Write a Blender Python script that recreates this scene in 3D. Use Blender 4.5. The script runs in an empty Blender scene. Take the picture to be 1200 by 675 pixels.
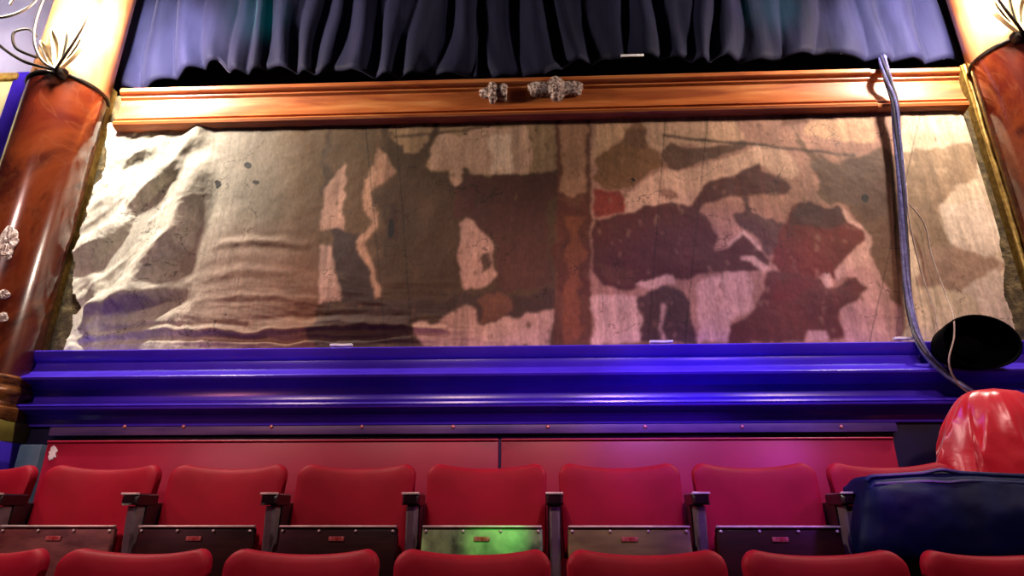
import bpy, bmesh, math, random
import numpy as np
from mathutils import Vector, Matrix
random.seed(4)
rng = np.random.default_rng(7)
PI = math.pi
SC = bpy.context.scene
COL = SC.collection
Z0 = 1.25                                   # eye height above the lowest tier
# ------------------------------------------------------------------ camera
F = 717.0
TH = math.radians(20.15); AY = math.radians(2.3)
fw = Vector((-math.sin(AY)*math.cos(TH), math.cos(AY)*math.cos(TH), math.sin(TH)))
rt = Vector((math.cos(AY), math.sin(AY), 0))
upv = rt.cross(fw)
cam = bpy.data.cameras.new('camera'); co = bpy.data.objects.new('camera', cam); COL.objects.link(co)
cam.sensor_width = 36; cam.lens = 36*F/1200; cam.clip_start = .05
m3 = Matrix((rt, upv, -fw)).transposed()
co.matrix_world = Matrix.Translation((0, 0, Z0)) @ m3.to_4x4()
SC.camera = co

def at(u, v, Y):
    """point of the vertical plane y = Y seen at photo pixel (u, v)"""
    d = fw + rt*((u-600)/F) + upv*((337.5-v)/F)
    t = Y/d.y
    return Vector((d.x*t, Y, d.z*t+Z0))

# ------------------------------------------------------------------ colour and materials
def lin(c):
    out = []
    for x in c[:3]:
        x /= 255.0
        out.append(x/12.92 if x <= .04045 else ((x+.055)/1.055)**2.4)
    return (*out, 1.0)

class NT:
    def __init__(s, name):
        s.m = bpy.data.materials.new(name); s.m.use_nodes = True
        s.t = s.m.node_tree; s.n = s.t.nodes; s.l = s.t.links
        s.b = s.n['Principled BSDF']
    def node(s, typ, **kw):
        n = s.n.new(typ)
        for k, v in kw.items():
            if k.startswith('i_'):
                n.inputs[k[2:].replace('_', ' ')].default_value = v
            else: setattr(n, k, v)
        return n
    def link(s, a, b): s.l.new(a, b)
    def coords(s, scale=(1, 1, 1), kind='Object'):
        tc = s.node('ShaderNodeTexCoord'); mp = s.node('ShaderNodeMapping')
        mp.inputs['Scale'].default_value = scale
        s.link(tc.outputs[kind], mp.inputs['Vector']); return mp.outputs[0]
    def noise(s, vec, scale, detail=4, rough=.55, dist=0):
        n = s.node('ShaderNodeTexNoise'); n.inputs['Scale'].default_value = scale
        n.inputs['Detail'].default_value = detail; n.inputs['Roughness'].default_value = rough
        n.inputs['Distortion'].default_value = dist
        s.link(vec, n.inputs['Vector']); return n.outputs['Fac']
    def ramp(s, fac, stops):
        r = s.node('ShaderNodeValToRGB'); e = r.color_ramp.elements
        while len(e) < len(stops): e.new(.5)
        for k, (p, c) in enumerate(stops):
            e[k].position = p; e[k].color = lin(c) if len(c) == 3 else c
        s.link(fac, r.inputs[0]); return r.outputs[0]
    def bump(s, h, strength=.3, dist=.01):
        b = s.node('ShaderNodeBump'); b.inputs['Strength'].default_value = strength
        b.inputs['Distance'].default_value = dist
        s.link(h, b.inputs['Height']); s.link(b.outputs[0], s.b.inputs['Normal'])
    def set(s, **kw):
        for k, v in kw.items(): s.b.inputs[k.replace('_', ' ')].default_value = v
        return s

def simple(name, c1, c2, rough=.5, scale=8, stretch=(1, 1, 1), bump=.15, bdist=.004, metal=0, bscale=None, lo=.35, hi=.65, **kw):
    t = NT(name); v = t.coords(stretch); f = t.noise(v, scale)
    t.link(t.ramp(f, [(lo, c1), (hi, c2)]), t.b.inputs['Base Color'])
    t.set(Roughness=rough, Metallic=metal, **kw)
    if bump: t.bump(t.noise(v, bscale or scale*3, 5), bump, bdist)
    return t.m

def velour(name, c1, c2, sheen):
    t = NT(name); v = t.coords(); f = t.noise(v, 5, 3)
    t.link(t.ramp(f, [(.3, c1), (.7, c2)]), t.b.inputs['Base Color'])
    t.set(Roughness=.6, Specular_IOR_Level=.16, Sheen_Weight=.06, Sheen_Roughness=.4, Sheen_Tint=lin(sheen))
    t.bump(t.noise(v, 260, 2), .12, .002); return t.m

M = {}
M['seat_red'] = velour('seat velour red', (130, 0, 25), (149, 2, 35), (255, 60, 110))
M['panel_red'] = simple('partition red', (138, 14, 44), (156, 22, 54), .38, 3, bump=.06)
M['pan_wood'] = simple('seat pan varnished board', (30, 8, 8), (50, 16, 14), .38, 3, (1, 1, 6), .1, Specular_IOR_Level=.2)
M['pan_wood_worn'] = simple('seat pan worn board', (74, 36, 38), (116, 68, 64), .4, 7, (1, 1, 3), .15, Specular_IOR_Level=.3)
M['pan_olive'] = simple('seat pan olive lit board', (84, 70, 40), (112, 92, 56), .42, 5, (1, 1, 4), .12)  # olive cast of the lights put into the board colour
M['pan_green_lit'] = simple('seat pan green lit board', (14, 30, 18), (150, 190, 120), .4, 6, (1, 1, 1), .15)  # green light on this pan put into the board colour
M['steel'] = simple('dull steel', (196, 180, 176), (226, 214, 208), .35, 20, metal=.4)
M['iron'] = simple('painted iron post', (92, 80, 88), (118, 106, 112), .42, 12, metal=.25)
M['arm'] = simple('dark arm rest', (22, 10, 14), (40, 18, 24), .25, 9, (1, 4, 1), .06)
M['plate'] = simple('red enamel plate', (150, 40, 44), (196, 120, 116), .35, 60, lo=.4, hi=.7)
M['blue'] = simple('blue gloss paint', (62, 36, 190), (76, 50, 208), .24, 2.5, bump=.05, bscale=30)
M['navy'] = simple('navy wall paint', (10, 8, 44), (20, 16, 66), .5, 4)
M['lilac'] = simple('worn lilac board', (70, 52, 112), (112, 84, 136), .45, 12, (.2, 1, 1))
M['screw'] = simple('copper screw', (214, 120, 120), (240, 170, 160), .3, 10, metal=.5)
M['paper'] = simple('white tape', (230, 226, 236), (250, 248, 250), .6, 20)
M['cream'] = simple('cream paint', (232, 214, 158), (246, 230, 180), .5, 6)
M['olive'] = simple('pedestal side olive', (120, 106, 40), (140, 122, 52), .5, 6)
M['gold'] = simple('old gilding', (128, 96, 40), (176, 142, 70), .45, 30, metal=.4)
M['bronze'] = simple('old bronze moulding', (70, 34, 14), (150, 92, 44), .3, 14, (1, 1, 3), metal=.25)
M['lav'] = simple('grey lavender wall', (120, 116, 150), (150, 146, 178), .7, 2)
M['dark'] = simple('black void paint', (6, 5, 9), (10, 8, 14), .9, 5, bump=0)
M['floor'] = simple('dark boards', (20, 12, 14), (36, 22, 22), .6, 4, (1, 8, 1))
M['black'] = simple('black lamp enamel', (1, 1, 2), (2, 2, 4), .9, 20, bump=.03, Specular_IOR_Level=.05)
M['wrought'] = simple('wrought iron', (24, 18, 16), (46, 36, 28), .4, 30, metal=.6)
M['leafmetal'] = simple('painted brass leaf', (216, 180, 124), (236, 206, 156), .5, 30)
M['chip'] = simple('chipped plaster', (176, 150, 140), (238, 226, 220), .8, 40, bump=.6, bdist=.01)
M['ornament'] = simple('broken ornament plaster', (104, 66, 50), (236, 208, 196), .7, 55, bump=.8, bdist=.02, lo=.42, hi=.62)
M['cable'] = simple('blue grey cable', (64, 62, 118), (110, 108, 166), .35, 40)
M['cable_d'] = simple('dark cable', (26, 22, 40), (44, 38, 66), .4, 40)
M['wire'] = simple('pale wire', (150, 130, 120), (180, 160, 150), .5, 40)

def marble():
    t = NT('red brown marble'); v = t.coords((1, 1, .55))
    f = t.noise(v, 1.5, 5, .55, 1.4)
    c = t.ramp(f, [(.26, (36, 9, 6)), (.42, (80, 24, 13)), (.52, (108, 46, 20)), (.60, (62, 20, 11)), (.72, (140, 84, 44))])
    v2 = t.coords((1, 1, .4)); g = t.noise(v2, 2.2, 4, .55, 2.2)
    vein = t.ramp(g, [(.48, (0, 0, 0)), (.5, (150, 150, 150)), (.52, (0, 0, 0))])
    mx = t.node('ShaderNodeMix', data_type='RGBA'); t.link(vein, mx.inputs[0])
    t.link(c, mx.inputs[6]); mx.inputs[7].default_value = lin((112, 62, 40))
    t.link(mx.outputs[2], t.b.inputs['Base Color']); t.set(Roughness=.2, Coat_Weight=.5, Coat_Roughness=.1)
    t.bump(f, .15, .01); return t.m
M['marble'] = marble()

M['marble_lit'] = simple('sconce lit marble', (150, 82, 40), (206, 146, 98), .22, 2.2, (1, 1, .5), .1)  # same marble above the band, sconce glow put into a paler colour

def railwood():
    t = NT('orange varnished wood'); v = t.coords((.6, 6, 6))
    f = t.noise(v, 2.2, 6, .6, .8)
    t.link(t.ramp(f, [(.28, (136, 58, 24)), (.5, (188, 100, 46)), (.72, (216, 142, 82))]), t.b.inputs['Base Color'])
    t.set(Roughness=.45, Coat_Weight=.1); t.bump(f, .12, .006); return t.m
M['rail'] = railwood()

def plaster():
    t = NT('rough brown plaster'); v = t.coords(); f = t.noise(v, 14, 8, .7)
    t.link(t.ramp(f, [(.3, (34, 28, 18)), (.5, (84, 70, 44)), (.7, (140, 124, 84))]), t.b.inputs['Base Color'])
    t.set(Roughness=.95); t.bump(f, .9, .03); return t.m
M['plaster'] = plaster()

def curtainmat():
    t = NT('dark navy velvet'); v = t.coords((1, 1, .3)); f = t.noise(v, 5, 4)
    t.link(t.ramp(f, [(.3, (14, 14, 34)), (.7, (27, 26, 52))]), t.b.inputs['Base Color'])
    t.set(Roughness=.75, Specular_IOR_Level=.15, Sheen_Weight=.12, Sheen_Roughness=.35, Sheen_Tint=lin((210, 205, 240)))
    t.bump(t.noise(t.coords((1, 1, .15)), 22, 4), .35, .012); return t.m
M['curtain'] = curtainmat()

def satin(name, c1, c2, rough, bs=14, bd=.012, st=.3, **kw):
    t = NT(name); v = t.coords(); f = t.noise(v, 4, 3)
    t.link(t.ramp(f, [(.3, c1), (.7, c2)]), t.b.inputs['Base Color']); t.set(Roughness=rough, **kw)
    t.bump(t.noise(v, bs, 3, .5, .6), st, bd); return t.m
M['vinyl'] = satin('red satin', (170, 6, 30), (198, 14, 42), .28, 9, .01, .3, Sheen_Weight=.2)
M['jacket'] = satin('navy padded nylon', (0, 3, 36), (1, 10, 70), .6, 6, .02, .3, Specular_IOR_Level=.12)
M['jacket_edge'] = satin('navy piping', (6, 16, 62), (12, 34, 90), .35)

def glow(name, c, e):
    t = NT(name); t.set(Base_Color=lin(c), Emission_Color=lin(c), Emission_Strength=e); return t.m
M['bulb'] = glow('lit bulb', (255, 236, 196), 14)

# ------------------------------------------------------------------ mesh helpers
def finish(name, bm, mat, parent=None, smooth=True, loc=None, sharp=35):
    bmesh.ops.recalc_face_normals(bm, faces=bm.faces[:])
    me = bpy.data.meshes.new(name)
    if smooth:
        for f in bm.faces: f.smooth = True
        a = math.radians(sharp)
        for e in bm.edges:
            if len(e.link_faces) == 2 and e.calc_face_angle(0) > a: e.smooth = False
    bm.to_mesh(me); bm.free()
    for m in (mat if isinstance(mat, list) else [mat]): me.materials.append(m)
    o = bpy.data.objects.new(name, me); COL.objects.link(o)
    if parent: o.parent = parent
    if loc is not None: o.location = loc
    return o

def empty(name, loc=(0, 0, 0)):
    o = bpy.data.objects.new(name, None); COL.objects.link(o); o.location = loc; o.empty_display_size = .1
    return o
def tag(o, label=None, cat=None, group=None, kind=None):
    if label: o['label'] = label
    if cat: o['category'] = cat
    if group: o['group'] = group
    if kind: o['kind'] = kind
    return o
def struct(o): o['kind'] = 'structure'; return o

def box(bm, x0, x1, y0, y1, z0, z1, bev=0, seg=2, mi=0):
    vs = [bm.verts.new(p) for p in ((x0,y0,z0),(x1,y0,z0),(x1,y1,z0),(x0,y1,z0),(x0,y0,z1),(x1,y0,z1),(x1,y1,z1),(x0,y1,z1))]
    fs = [bm.faces.new([vs[i] for i in q]) for q in ((3,2,1,0),(4,5,6,7),(0,1,5,4),(1,2,6,5),(2,3,7,6),(3,0,4,7))]
    for f in fs: f.material_index = mi
    if bev:
        es = {e for f in fs for e in f.edges}
        bmesh.ops.bevel(bm, geom=list(es), offset=bev, segments=seg, affect='EDGES', profile=.5)
def boxbm(*a, **k):
    bm = bmesh.new(); box(bm, *a, **k); return bm

def catmull(pts, n=8, closed=False):
    P = [Vector(p) for p in pts]; out = []
    N = len(P); rngk = range(N if closed else N-1)
    for i in rngk:
        if closed: p0, p1, p2, p3 = P[i-1], P[i], P[(i+1) % N], P[(i+2) % N]
        else: p0, p1, p2, p3 = P[max(i-1, 0)], P[i], P[i+1], P[min(i+2, N-1)]
        for k in range(n):
            t = k/n
            out.append(.5*((2*p1)+(p2-p0)*t+(2*p0-5*p1+4*p2-p3)*t*t+(3*p1-p0-3*p2+p3)*t**3))
    if not closed: out.append(P[-1].copy())
    return out

def tube(bm, pts, r, seg=8, cap=True):
    """r: number or function of t"""
    rf = r if callable(r) else (lambda t: r)
    n = len(pts); rings = []
    nrm = None
    for i, p in enumerate(pts):
        d = (pts[min(i+1, n-1)]-pts[max(i-1, 0)]).normalized()
        if nrm is None:
            nrm = d.orthogonal().normalized()
        else:
            nrm = (nrm-d*nrm.dot(d)).normalized()
        b = d.cross(nrm); rr = rf(i/(n-1))
        rings.append([bm.verts.new(p+(nrm*math.cos(2*PI*k/seg)+b*math.sin(2*PI*k/seg))*rr) for k in range(seg)])
    for a, c in zip(rings, rings[1:]):
        for k in range(seg): bm.faces.new((a[k], a[(k+1) % seg], c[(k+1) % seg], c[k]))
    if cap:
        bm.faces.new(rings[0][::-1]); bm.faces.new(rings[-1])

def lathe(bm, prof, cx=0, cy=0, seg=48, cap=True):
    rings = [[bm.verts.new((cx+r*math.cos(2*PI*k/seg), cy+r*math.sin(2*PI*k/seg), z)) for k in range(seg)] for r, z in prof]
    for a, c in zip(rings, rings[1:]):
        for k in range(seg): bm.faces.new((a[k], a[(k+1) % seg], c[(k+1) % seg], c[k]))
    if cap: bm.faces.new(rings[0][::-1]); bm.faces.new(rings[-1])

def extrude_profile(bm, prof, x0, x1):
    """prof: closed (y, z) loop swept along x"""
    n = max(2, int(abs(x1-x0)/.25)); rings = []
    for i in range(n+1):
        x = x0+(x1-x0)*i/n
        rings.append([bm.verts.new((x, y, z)) for y, z in prof])
    k = len(prof)
    for a, c in zip(rings, rings[1:]):
        for j in range(k): bm.faces.new((a[j], a[(j+1) % k], c[(j+1) % k], c[j]))
    bm.faces.new(rings[0]); bm.faces.new(rings[-1][::-1])

def rings_mesh(bm, rings, cap=True):
    R = [[bm.verts.new(p) for p in r] for r in rings]; k = len(R[0])
    for a, c in zip(R, R[1:]):
        for j in range(k): bm.faces.new((a[j], a[(j+1) % k], c[(j+1) % k], c[j]))
    if cap: bm.faces.new(R[0]); bm.faces.new(R[-1][::-1])

# numpy value noise ------------------------------------------------
_lat = rng.random((256, 256))
def vnoise(x, y, seed=0):
    x = np.asarray(x, float)+seed*17.3; y = np.asarray(y, float)+seed*9.7
    xi = np.floor(x).astype(int); yi = np.floor(y).astype(int); fx = x-xi; fy = y-yi
    fx = fx*fx*(3-2*fx); fy = fy*fy*(3-2*fy)
    a = _lat[xi % 256, yi % 256]; b = _lat[(xi+1) % 256, yi % 256]; c = _lat[xi % 256, (yi+1) % 256]; d = _lat[(xi+1) % 256, (yi+1) % 256]
    return (a*(1-fx)+b*fx)*(1-fy)+(c*(1-fx)+d*fx)*fy
def fbm(x, y, o=4, seed=0):
    s = 0; amp = .5; tot = 0
    for k in range(o):
        s = s+amp*vnoise(x*2**k, y*2**k, seed+k*3); tot += amp; amp *= .5
    return s/tot

# ------------------------------------------------------------------ room
YW = 3.42                                    # wall face
FB, FF = Z0-.62, Z0-.945                     # tiers of the back and front seat row
bm = bmesh.new()
box(bm, -5, 5, 2.36, 4.6, -.2, FB); box(bm, -5, 5, 1.62, 2.36, -.2, FF); box(bm, -5, 5, -2.5, 1.62, -.2, 0)
struct(finish('floor', bm, M['floor'], smooth=False))
zt = at(600, 92, 3.36).z; zb = at(600, 138, 3.36).z
xl, xr = at(84, 100, 3.25).x, at(1196, 100, 3.25).x
struct(finish('wall_back', boxbm(xl, xr, YW, YW+.16, FB, zt-.01), M['plaster'], smooth=False))
struct(finish('wall_left', boxbm(-5, xl, YW, YW+.16, FB, Z0+4.2), M['lav'], smooth=False))
struct(finish('wall_right', boxbm(xr, 5, YW, YW+.16, FB, Z0+4.2), M['lav'], smooth=False))
struct(finish('wall_rear', boxbm(-5, 5, 4.45, 4.6, FB, Z0+4.2), M['dark'], smooth=False))
struct(finish('ceiling', boxbm(-5, 5, YW, 4.6, Z0+4.2, Z0+4.3), M['dark'], smooth=False))
# orange rail above the mural
ZR = lambda v: at(600, v, 3.34).z
y = YW
prof = [(y, ZR(91)), (3.285, ZR(92)), (3.275, ZR(93.5)), (3.275, ZR(97)), (3.285, ZR(99)), (3.298, ZR(100)), (3.298, ZR(102)), (3.312, ZR(104)), (3.316, ZR(110)), (3.312, ZR(118)), (3.300, ZR(125)),
        (3.292, ZR(127.5)), (3.302, ZR(129)), (3.288, ZR(130.5)), (3.280, ZR(132.5)), (3.286, ZR(135)), (3.31, ZR(137)), (3.33, ZR(138)), (y, ZR(139))]
prof = [(a+.05 if a < YW else a, b) for a, b in prof]
bm = bmesh.new(); extrude_profile(bm, prof, at(132, 125, 3.3).x, at(1030, 110, 3.3).x)
rail = struct(finish('trim_1', bm, M['rail'], sharp=28))
bm = bmesh.new(); extrude_profile(bm, [(a+.006 if a < YW else a, b-.004) for a, b in prof], at(1030, 110, 3.3).x+.004, at(1139, 110, 3.3).x)
struct(finish('trim_2', bm, M['rail'], sharp=28))
# broken ornament lumps on the rail
def lump(name, u, v, Y, sx, sz, sy, mat, parent, seed, sub=4):
    c = at(u, v, Y); bm = bmesh.new(); bmesh.ops.create_icosphere(bm, subdivisions=sub, radius=1)
    for w in bm.verts:
        n = fbm(np.array([w.co.x*3+5]), np.array([w.co.z*3+w.co.y*2+9]), 4, seed)[0]
        w.co *= .75+.5*n+.2*math.sin(w.co.x*7+seed)
        w.co = Vector((w.co.x*sx, w.co.y*sy, w.co.z*sz))
    return finish(name, bm, mat, parent, loc=c, sharp=60)
lump('broken_ornament', 580, 109, 3.36, .085, .075, .04, M['ornament'], rail, 3)
lump('broken_ornament', 652, 104, 3.355, .15, .08, .045, M['ornament'], rail, 8)
# blue moulded dado
ZD = lambda v: at(600, v, 3.33).z
xa, xb = at(40, 430, 3.33).x, 4.2
prof = [(YW, ZD(407)), (3.285, ZD(407.5)), (3.275, ZD(409)), (3.278, ZD(413)), (3.30, ZD(419)), (3.318, ZD(421)), (3.315, ZD(424)), (3.305, ZD(430)), (3.285, ZD(435)), (3.255, ZD(438)),
        (3.235, ZD(440)), (3.228, ZD(442)), (3.232, ZD(444.5)), (3.26, ZD(446)), (3.315, ZD(448)), (3.345, ZD(452)), (3.352, ZD(460)), (3.345, ZD(466)), (3.31, ZD(470)), (3.27, ZD(471.5)), (3.25, ZD(473)), (3.248, ZD(475)),
        (3.258, ZD(476.2)), (3.250, ZD(477.4)), (3.254, ZD(479)), (3.29, ZD(480.5)), (3.335, ZD(483)), (3.352, ZD(488)), (3.356, ZD(496)), (YW, ZD(497))]
bm = bmesh.new(); extrude_profile(bm, prof, xa, xb)
struct(finish('trim_3', bm, M['blue'], sharp=30))
struct(finish('baseboard_back', boxbm(at(36, 500, 3.4).x, 4.2, 3.375, YW, FB, ZD(497)), M['navy'], smooth=False))
strip = struct(finish('trim_4', boxbm(at(58, 500, 3.33).x, at(1052, 500, 3.33).x, 3.335, 3.375, at(600, 508, 3.335).z, at(600, 497.5, 3.335).z, bev=.004), M['lilac']))
for u in (146, 215, 318, 424, 531, 642, 756, 870, 986):
    bm = bmesh.new(); bmesh.ops.create_uvsphere(bm, u_segments=12, v_segments=8, radius=.011)
    for w in bm.verts: w.co.y *= .6
    finish('screw', bm, M['screw'], strip, loc=at(u, 500, 3.333))
# tape strips on the dado ledge
def tape(u, v, w, Y, label):
    c = at(u, v, Y)
    bm = bmesh.new(); n = 6
    for i in range(n):
        pass
    R = []
    for i in range(n+1):
        x = -w/2+w*i/n; dz = .001*math.sin(i*1.3)
        R.append([(x, -.012, dz-.001), (x, .012, dz-.001), (x, .012, dz+.012), (x, -.012, dz+.011)])
    rings_mesh(bm, R)
    return tag(finish('tape_strip', bm, M['paper'], loc=c), label, 'tape', 'white tape strips on the blue ledge')
tape(400, 405.5, .125, 3.31, 'white tape strip on the blue ledge, left of the middle of the mural')
tape(775, 401.5, .125, 3.31, 'white tape strip on the blue ledge below the dark painted horse legs')
tape(1061, 397.5, .12, 3.31, 'white tape strip on the blue ledge at the foot of the hanging cable')

struct(finish('trim_8', boxbm(at(28, 530, 3.2).x, at(54, 530, 3.2).x, 3.16, 3.37, FB, at(40, 521, 3.16).z, bev=.006), simple('slate paint', (52, 70, 96), (70, 92, 116), .5, 6)))
# wall decoration left of the left column
cp = tag(empty('wall_panel', at(2, 300, 3.4)), 'cream wall panel with gilt top border left of the left marble column', 'panel')
def under(par, name, bm, mat, **k):
    o = finish(name, bm, mat, None, **k); o.parent = par; o.matrix_parent_inverse = Matrix.Translation(par.location).inverted(); return o
x1 = at(9, 120, 3.4).x; zt2 = at(5, 96, 3.4).z
under(cp, 'panel_field', boxbm(-4.6, x1, 3.395, YW, FB+.1, zt2), M['cream'], smooth=False)
under(cp, 'gilt_border', boxbm(-4.6, x1+.03, 3.37, YW, zt2, zt2+.06, bev=.012), M['gold'])
struct(finish('trim_5', boxbm(x1, at(44, 88, 3.4).x, 3.385, YW, FB, at(30, 86, 3.4).z), M['blue'], smooth=False))

# ------------------------------------------------------------------ mural
POLY = []   # (colour, polygon in photo pixels, edge jitter)
def z5(*p): return [(360+a/2.327, 130+b/2.327) for a, b in p]
def z6(*p): return [(660+a/2.327, 130+b/2.327) for a, b in p]
def z4(*p): return [(60+a/2.327, 130+b/2.327) for a, b in p]
pale, pink, dk, brown, red = (176, 142, 124), (160, 120, 104), (78, 52, 48), (88, 66, 46), (128, 50, 40)
def add(c, p, j=3.5): POLY.append((c, p, j))
# left/middle half
add(brown, [(380,130),(700,130),(700,410),(375,410)], 6)
add((112, 88, 62), z5((60,0),(200,0),(240,130),(200,260),(190,420),(140,520),(40,520),(40,330),(60,180)), 10)
add((70, 50, 46), z5((70,330),(150,330),(170,430),(200,520),(110,530),(80,430)), 5)
add(pale, z5((40,330),(50,210),(70,180),(105,140),(100,240),(102,330)))
add((184,152,136), z5((40,370),(70,368),(75,440),(100,490),(100,525),(35,525)))
add((168,134,110), z5((172,170),(195,160),(198,215),(178,330),(170,380),(185,430),(205,500),(186,512),(165,420),(150,370),(165,280),(160,200)), 6)
add((160,124,102), z5((200,100),(245,160),(190,215)), 4)
add((150,122,92), z5((240,0),(330,0),(700,0),(700,150),(612,180),(560,190),(430,175),(400,215),(388,170),(325,165),(310,115),(262,115),(235,60)), 5)
add((180,146,124), z5((335,100),(350,78),(420,70),(500,48),(600,40),(610,178),(560,188),(430,172),(400,215),(388,165),(328,160)), 5)
add((206,178,156), z5((498,70),(566,62),(562,186),(500,180)), 4)
add((84, 62, 42), z5((190,60),(215,95),(262,140),(272,112),(310,112),(352,20),(366,30),(322,150),(335,172),(390,182),(402,225),(402,300),(425,310),(425,500),(232,520),(212,400),(195,250),(250,180)), 5)
add((72, 46, 32), z5((225,260),(240,250),(245,370),(215,370)), 6)
add((88, 52, 44), z5((398,215),(430,182),(460,176),(490,192),(560,182),(600,188),(660,170),(690,180),(682,230),(642,260),(642,300),(662,330),(660,480),(520,500),(525,380),(490,340),(450,290),(400,300)), 4)
add((178,142,128), z5((420,310),(440,295),(465,303),(485,340),(515,380),(508,420),(522,450),(505,475),(430,490),(418,400)), 3)
add((100, 74, 60), z5((480,400),(515,385),(505,430),(480,440)), 5)
add((74, 52, 44), z5((0,590),(150,520),(480,500),(670,500),(690,560),(540,570),(480,585),(440,540),(290,580),(290,640),(0,640)), 7)
add((172,138,124), z5((294,580),(352,580),(375,560),(400,552),(440,540),(465,543),(472,575),(490,600),(482,645),(318,645)), 4)
add((184,150,134), z5((484,595),(540,572),(682,555),(660,635),(480,645)), 5)
add((120, 78, 60), z5((480,515),(550,505),(540,575),(485,590)), 7)
# painted post
add((110, 66, 48), [(652,136),(692,136),(693,405),(650,405)], 3)
add((158, 118, 92), [(660,136),(688,136),(686,230),(655,228)], 5)
add((96, 50, 38), [(650,240),(690,232),(690,345),(650,345)], 7)
add((132, 76, 50), [(664,255),(682,255),(680,400),(664,400)], 7)
# right half
add(pink, [(692,130),(1140,130),(1140,405),(692,405)], 2)
add((178,142,112), z6((85,20),(180,15),(160,90),(110,120),(85,160)), 5)
add((176,142,118), z6((205,20),(480,20),(490,90),(430,100),(340,90),(270,130),(235,110)), 6)
add((134, 96, 64), z6((155,95),(172,50),(200,36),(225,58),(235,110),(265,130),(272,160),(200,202),(172,225),(165,232),(90,210),(80,190),(100,130),(130,105)), 4)
add((118, 82, 58), z6((165,60),(230,60),(225,110),(170,100)), 4)
add((106, 74, 58), z6((268,130),(300,95),(345,110),(430,92),(492,88),(495,104),(432,120),(420,140),(340,165),(278,162)), 4)
add((138, 56, 46), z6((80,215),(160,230),(172,250),(165,288),(84,292)), 3)
add((190,156,136), z6((170,250),(200,210),(280,165),(345,170),(420,145),(520,100),(600,110),(640,170),(625,190),(540,165),(470,178),(400,195),(372,232),(350,262),(290,258),(170,290)), 3)
add((150,112,96), z6((268,228),(310,222),(315,250),(275,252)), 5)
add((90, 44, 40), z6((80,300),(180,288),(220,270),(290,258),(350,264),(375,230),(400,195),(470,180),(530,153),(542,178),(600,193),(616,212),(590,232),(520,232),(490,242),(430,240),(380,262),(366,278),(395,300),(410,340),(416,382),(440,380),(460,350),(490,335),(530,370),(562,410),(556,438),(500,447),(430,440),(350,460),(300,462),(220,462),(190,490),(100,480),(78,440)), 3)
add((100, 58, 46), z6((80,420),(140,430),(200,440),(190,470),(100,470)), 6)
add((198,164,150), z6((442,366),(486,330),(545,380),(536,384),(486,340),(448,372)), 1.5)
add((190,156,142), z6((476,406),(520,400),(560,432),(548,446),(510,416),(482,414)), 1.5)
add((96, 62, 58), z6((455,290),(490,285),(480,240),(495,235),(510,280),(550,300),(600,320),(600,400),(560,400),(530,350),(470,320)), 4)
add((112, 44, 36), z6((590,330),(615,268),(640,258),(740,265),(770,310),(820,328),(828,360),(780,392),(740,440),(736,462),(700,450),(680,465),(590,470),(565,420)), 4)
add((82, 46, 42), z6((608,295),(640,258),(742,266),(772,312),(720,322),(612,318)), 4)
add((100, 46, 42), z6((560,440),(700,462),(722,482),(800,458),(832,490),(800,520),(738,545),(742,580),(762,622),(720,628),(700,600),(660,600),(650,640),(445,640),(450,590),(500,560),(530,520)), 4)
add((110, 44, 42), z6((570,470),(650,465),(700,490),(620,530),(560,520)), 10)
add((196,160,148), z6((742,258),(780,300),(838,330),(842,365),(836,420),(775,455),(738,465),(738,440),(782,392),(826,358),(818,332),(770,312)), 2.5)
add((180,142,134), z6((738,460),(838,420),(880,480),(915,545),(915,640),(762,640),(742,545),(800,520),(832,490),(800,460)), 4)
add((196,164,150), z6((700,450),(726,446),(730,478),(712,482)), 2)
add((118, 88, 66), z6((605,20),(660,110),(700,160),(722,168),(800,140),(870,98),(915,140),(915,540),(842,428),(846,360),(820,318),(742,258),(682,230),(700,190),(655,130)), 5)
add((104, 76, 60), z6((690,140),(800,140),(870,98),(905,200),(860,300),(742,258),(690,200)), 8)
add((182,146,116), z6((655,40),(760,25),(850,30),(850,80),(720,92),(660,70)), 5)
add((130, 86, 64), z6((600,15),(660,15),(665,40),(600,45)), 6)
add((188,152,142), z6((440,440),(500,448),(515,470),(510,540),(450,580),(448,635),(360,635),(362,480),(390,465)), 4)
add((196,162,150), z6((78,505),(150,495),(205,505),(208,640),(80,640)), 4)
add((84, 54, 52), z6((205,500),(260,482),(330,492),(345,560),(360,635),(210,640)), 4)
add((180,146,136), z6((258,530),(270,530),(272,635),(262,635)), 2.5)
add((196,160,148), z6((195,475),(240,460),(300,455),(310,475),(240,488)), 3)
add((172,138,132), z6((660,600),(715,600),(725,628),(662,628)), 3)
# spear and strip lines
add((72, 50, 40), z6((270,72),(500,92),(792,126),(790,132),(500,100),(270,78)), 1)
add((80, 56, 40), z5((240,74),(380,62),(500,44),(500,49),(380,68),(240,80)), 1)
# strip right of the cable
add((196, 182, 158), [(1056,128),(1140,128),(1200,405),(1056,405)], 3)
add((148, 128, 104), [(1058,185),(1090,175),(1130,165),(1150,205),(1120,222),(1095,240),(1110,290),(1090,330),(1066,300),(1058,260)], 6)
add((206, 194, 176), [(1098,240),(1150,238),(1175,290),(1160,305),(1110,290)], 3)
add((150, 126, 108), [(1070,300),(1110,290),(1160,305),(1178,320),(1120,340),(1075,335)], 7)
add((190, 176, 162), [(1125,335),(1165,318),(1185,350),(1190,395),(1150,375)], 5)

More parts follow.
